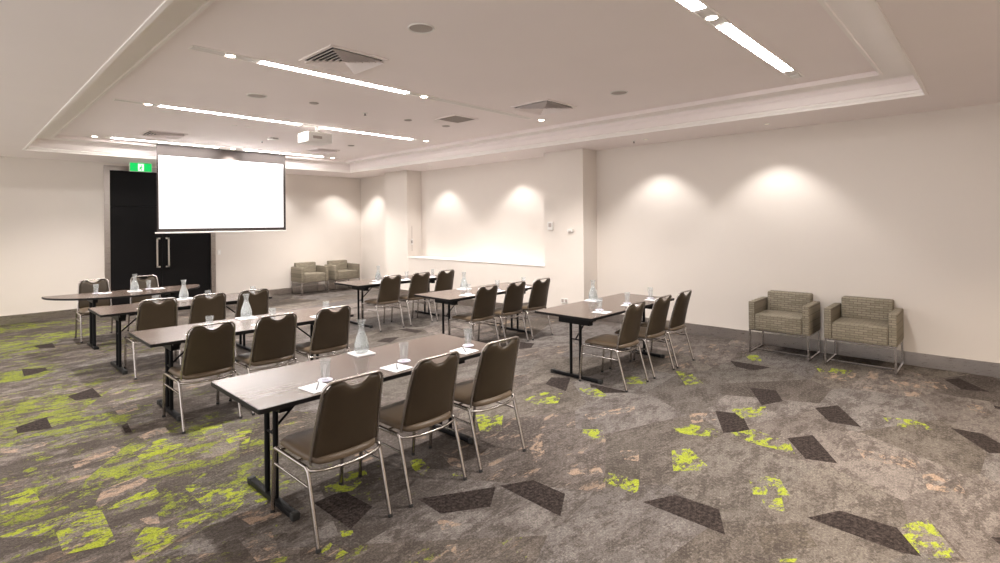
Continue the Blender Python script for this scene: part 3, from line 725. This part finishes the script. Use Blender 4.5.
for k, (x, y, lab) in enumerate(TB):
    if k == 0: t0.location = (x, y, 0); t0['label'] = lab
    else:
        r = dup(t0, (x, y, 0), 0, lab)
        if k == 3:                      # this one's legs stand a little nearer the chairs
            for c in r.children:
                if c.name.split('.')[0] in ('leg', 'foot', 'folding_bracket', 'brace'): c.location.y -= .06
        if k in (4, 5):                 # keeps the foot bar clear of the chair's front leg
            for c in r.children:
                if c.name.split('.')[0] in ('leg', 'foot', 'folding_bracket', 'brace'): c.location.x += .06
for o in [o for o in COL.objects if o.name.split('.')[0] == 'training_table']: o['group'] = 'rectangular training tables'
# curved head table
t = thing('curved_table', 'dark table with a curved front edge before the black door', 'table', (1.86, 9.60, 0))
def dshape(rx, ry, back, n=28):
    pts = [(rx*math.cos(PI+PI*k/n), ry*math.sin(PI+PI*k/n)) for k in range(n+1)]
    return pts + [(rx, back), (-rx, back)]
o, i2 = dshape(.975, .80, .05), dshape(.970, .795, .046)
slab(i2, TZ-TT, TZ, M['laminate'], 'tabletop', t); ring_slab(o, i2, TZ-TT, TZ-.0015, M['edge'], 'edge_band', t)
for x in (-.47, .47):
    s = -1 if x < 0 else 1
    for y in (-.47, -.24):
        bm = bmesh.new(); tube(bm, [(x, y, .02), (x, y, TZ-TT)], .020, 12); obj('leg', bm, M['black'], t, 60)
    obj('foot', rbox(x-.03, -.62, 0, x+.03, -.10, .03, .008, 2), M['black'], t, 40)
    bm = bmesh.new(); box(bm, x-.03, -.55, TZ-TT-.06, x+.03, -.12, TZ-TT-.002); obj('folding_bracket', bm, M['black'], t)
bm = bmesh.new(); box(bm, -.60, -.10, TZ-TT-.045, .60, -.07, TZ-TT-.001); obj('under_rail', bm, M['black'], t)

# ================================================================ things on the tables
def make_carafe(label):
    t = thing('water_carafe', label, 'carafe')
    out = [(.0, .0), (.046, .0), (.053, .006), (.056, .03), (.053, .07), (.041, .115), (.025, .155), (.0215, .185), (.024, .215), (.032, .240), (.034, .246)]
    inn = [(.032, .246), (.030, .240), (.022, .214), (.0195, .185), (.023, .155), (.039, .115), (.051, .07), (.054, .03), (.051, .010), (.0, .008)]
    bm = bmesh.new(); lathe(bm, out+inn, 28); obj('glass_body', bm, M['glass'], t, 180)
    bm = bmesh.new(); lathe(bm, [(0, .0085), (.0505, .0105), (.0535, .03), (.0505, .07), (.0385, .115), (.0226, .155), (.0, .155)], 28); obj('water', bm, M['water'], t, 60)
    return t
CAR = [(2.13, 3.47, 'full water carafe on the table nearest the camera, beside a chair back'),
       (2.13, 5.68, 'water carafe on the second left table, seen against a chair'),
       (2.13, 7.78, 'water carafe on the third left table below the door handles'),
       (1.90, 9.30, 'water carafe on the curved table in front of the black door'),
       (5.46, 3.62, 'water carafe on the near right table beside the column'),
       (5.20, 5.68, 'water carafe on the table in front of the low niche wall'),
       (5.04, 7.66, 'water carafe on the far right table, in front of the far wall segment')]
PAD = .010
c0 = make_carafe('x')
pd = None
for k, (x, y, lab) in enumerate(CAR):
    z = TZ + .0005
    w = [.075, .085, .11, .085, .08, .08, .08][k]
    bm = rbox(-w, -.08, 0, w, .08, PAD, .0015, 1)
    p = obj('napkin', bm, M['paper'], None, None, (x, y, z)); p.rotation_euler = (0, 0, .05*(k % 3-1))
    tag(p, 'folded white napkin under the ' + lab.replace('full ', '').split(',')[0].replace('water ', '').replace(' in front of', ' by').replace('low niche wall', 'niche'), 'napkin', 'napkins under the carafes')
    if k == 0: c0.location = (x, y, z+PAD+.0003); c0['label'] = lab; c0['group'] = 'water carafes'
    else: dup(c0, (x, y, z+PAD+.0003), 0, lab, 'water carafes')

def make_glass():
    t = thing('drinking_glass', 'x', 'glass')
    bm = bmesh.new(); lathe(bm, [(0, 0), (.022, 0), (.0245, .004), (.034, .128), (.0325, .128), (.0235, .014), (0, .012)], 24); obj('glass_body', bm, M['glass'], t, 60)
    return t
SEAT = {'nearest table': (3.03, [1.62, 2.22, 2.84], [1.51, 2.08, 2.70], 2.955),
        'second left table': (5.27, [1.66, 2.24, 2.82], [1.53, 2.10, 2.70], 5.19),
        'third left table': (7.36, [1.72, 2.30, 2.86], [1.60, 2.18, 2.72], 7.27),
        'near right table': (3.17, [4.95, 5.55, 6.12], [4.84, 5.44, 6.00], 3.10),
        'middle right table': (5.26, [4.92, 5.50, 6.08], [4.80, 5.38, 5.96], 5.18),
        'far right table': (7.48, [4.94, 5.52, 6.10], [4.82, 5.40, 5.98], 7.40)}
PL = ['left end', 'middle', 'right end']
g0 = make_glass(); used = False
def place_setting(gx, gy, px, py, where, on, rz=.0):
    global used
    z = TZ+.0005
    bm = rbox(-.075, -.085, 0, .075, .085, .004, .001, 1)
    p = obj('notepad', bm, M['paper'], None, None, (px, py, z)); p.rotation_euler = (0, 0, rz)
    tag(p, 'white notepad with a pen at the %s of the %s' % (where, on), 'notepad', 'notepads on the tables')
    bm = bmesh.new(); tube(bm, [(-.035, -.055, 0), (.03, .058, 0)], .0042, 8); tube(bm, [(.03, .058, 0), (.035, .067, 0)], .002, 6)
    q = obj('pen', bm, M['pen'], None, 60, (px+.01, py+.005, z+.0087)); q.rotation_euler = (0, 0, rz-.15)
    tag(q, 'grey pen lying on the notepad at the %s of the %s' % (where, on), 'pen', 'pens on the notepads')
    bm = bmesh.new(); lathe(bm, [(0, 0), (.044, 0), (.046, .003), (.044, .005), (0, .0045)], 24)
    c = obj('coaster', bm, M['coaster'], None, 40, (gx, gy, z))
    tag(c, 'round pale coaster under the glass at the %s of the %s' % (where, on), 'coaster', 'coasters under the glasses')
    lab = 'clear drinking glass at the %s of the %s' % (where, on)
    if not used: g0.location = (gx, gy, z+.0053); g0['label'] = lab; g0['group'] = 'drinking glasses'; used = True
    else: dup(g0, (gx, gy, z+.0053), 0, lab, 'drinking glasses')
for on, (gy, gxs, pxs, py) in SEAT.items():
    for k in range(3):
        gx, px = gxs[k], pxs[k]
        # the pad lies in front of the glass, nearer the chair
        place_setting(gx, gy+.03, px, py, PL[k], on, .10)
place_setting(1.47, 9.50, 1.56, 9.42, 'left side', 'curved table')
place_setting(2.12, 9.50, 2.23, 9.42, 'right side', 'curved table')

# ================================================================ armchairs
def make_armchair(label):
    """origin on the floor, centre of the front feet line; faces -Y"""
    t = thing('armchair', label, 'armchair'); w, a, D = .345, .078, .56
    for s in (-1, 1):
        x0, x1 = sorted((s*w, s*(w-a)))
        obj('arm', rbox(x0, 0, .305, x1, D, .66, .012, 3), M['weave'], t, 40)
    bm = rbox(-(w-a)+.001, -.004, .305, (w-a)-.001, D-.10, .505, .016, 3)
    for v in bm.verts:
        if v.co.z > .45: v.co.z += .012*(1-(v.co.x/(w-a))**2)
    obj('seat', bm, M['weave'], t, 40)
    bm = rbox(-(w-a)+.012, D-.13, .30, (w-a)-.012, D+.02, .750, .018, 3)
    for v in bm.verts:
        if v.co.z > .5: v.co.y += (v.co.z-.5)*.14
    obj('backrest', bm, M['weave'], t, 40)
    q = .010
    for s in (-1, 1):
        for y in (q+.004, D-q-.02):
            x = s*(w-q-.004); bm = bmesh.new(); box(bm, x-q, y-q, 0, x+q, y+q, .306); obj('leg', bm, M['chrome'], t)
        x = s*(w-q-.004); bm = bmesh.new(); box(bm, x-q*.9, 2*q+.004, .004, x+q*.9, D-2*q-.02, .022); obj('floor_rail', bm, M['chrome'], t)
        bm = bmesh.new(); box(bm, x-q*.9, 2*q+.004, .288, x+q*.9, D-2*q-.02, .304); obj('side_rail', bm, M['chrome'], t)
    bm = bmesh.new(); box(bm, -(w-2*q-.004), .20, .005, w-2*q-.004, .218, .022); obj('cross_rail', bm, M['chrome'], t)
    bm = bmesh.new(); box(bm, -(w-2*q-.004), .012, .290, w-2*q-.004, .026, .304); obj('front_rail', bm, M['chrome'], t)
    return t
a0 = make_armchair('olive patterned armchair by the right wall, left one of the near pair')
a0.location = (7.06, 1.985, 0); a0.rotation_euler = (0, 0, -PI/2); a0['group'] = 'near armchairs'
dup(a0, (7.06, 1.145, 0), -PI/2, 'olive patterned armchair by the right wall, right one of the near pair', 'near armchairs')
dup(a0, (6.075, 11.92, 0), 0, 'far armchair against the far wall, left of the pair', 'far armchairs')
dup(a0, (6.945, 11.92, 0), 0, 'far armchair in the room corner, right of the far pair', 'far armchairs')

# ================================================================ camera, world, output
cam = bpy.data.cameras.new('camera'); co = bpy.data.objects.new('camera', cam); COL.objects.link(co)
cam.sensor_width = 36; cam.lens = 36*524.11/1000; cam.shift_y = (222.19-281.5)/1000; cam.clip_start = .05
yaw, roll = .8109, -.009018
fw = Vector((math.sin(yaw), math.cos(yaw), 0)); rt = Vector((math.cos(yaw), -math.sin(yaw), 0)); up = Vector((0, 0, 1))
r2 = rt*math.cos(roll) + up*math.sin(roll); u2 = up*math.cos(roll) - rt*math.sin(roll)
co.matrix_world = Matrix(((r2.x, u2.x, -fw.x, 0), (r2.y, u2.y, -fw.y, 0), (r2.z, u2.z, -fw.z, 1.70), (0, 0, 0, 1)))
scn.camera = co
w_ = bpy.data.worlds.new('world'); scn.world = w_; w_.use_nodes = True
w_.node_tree.nodes['Background'].inputs[0].default_value = (1, .94, .92, 1); w_.node_tree.nodes['Background'].inputs[1].default_value = .88
scn.view_settings.view_transform = 'Standard'; scn.view_settings.look = 'None'; scn.view_settings.gamma = 1
scn.view_settings.exposure = 1.16; scn.view_settings.use_curve_mapping = False
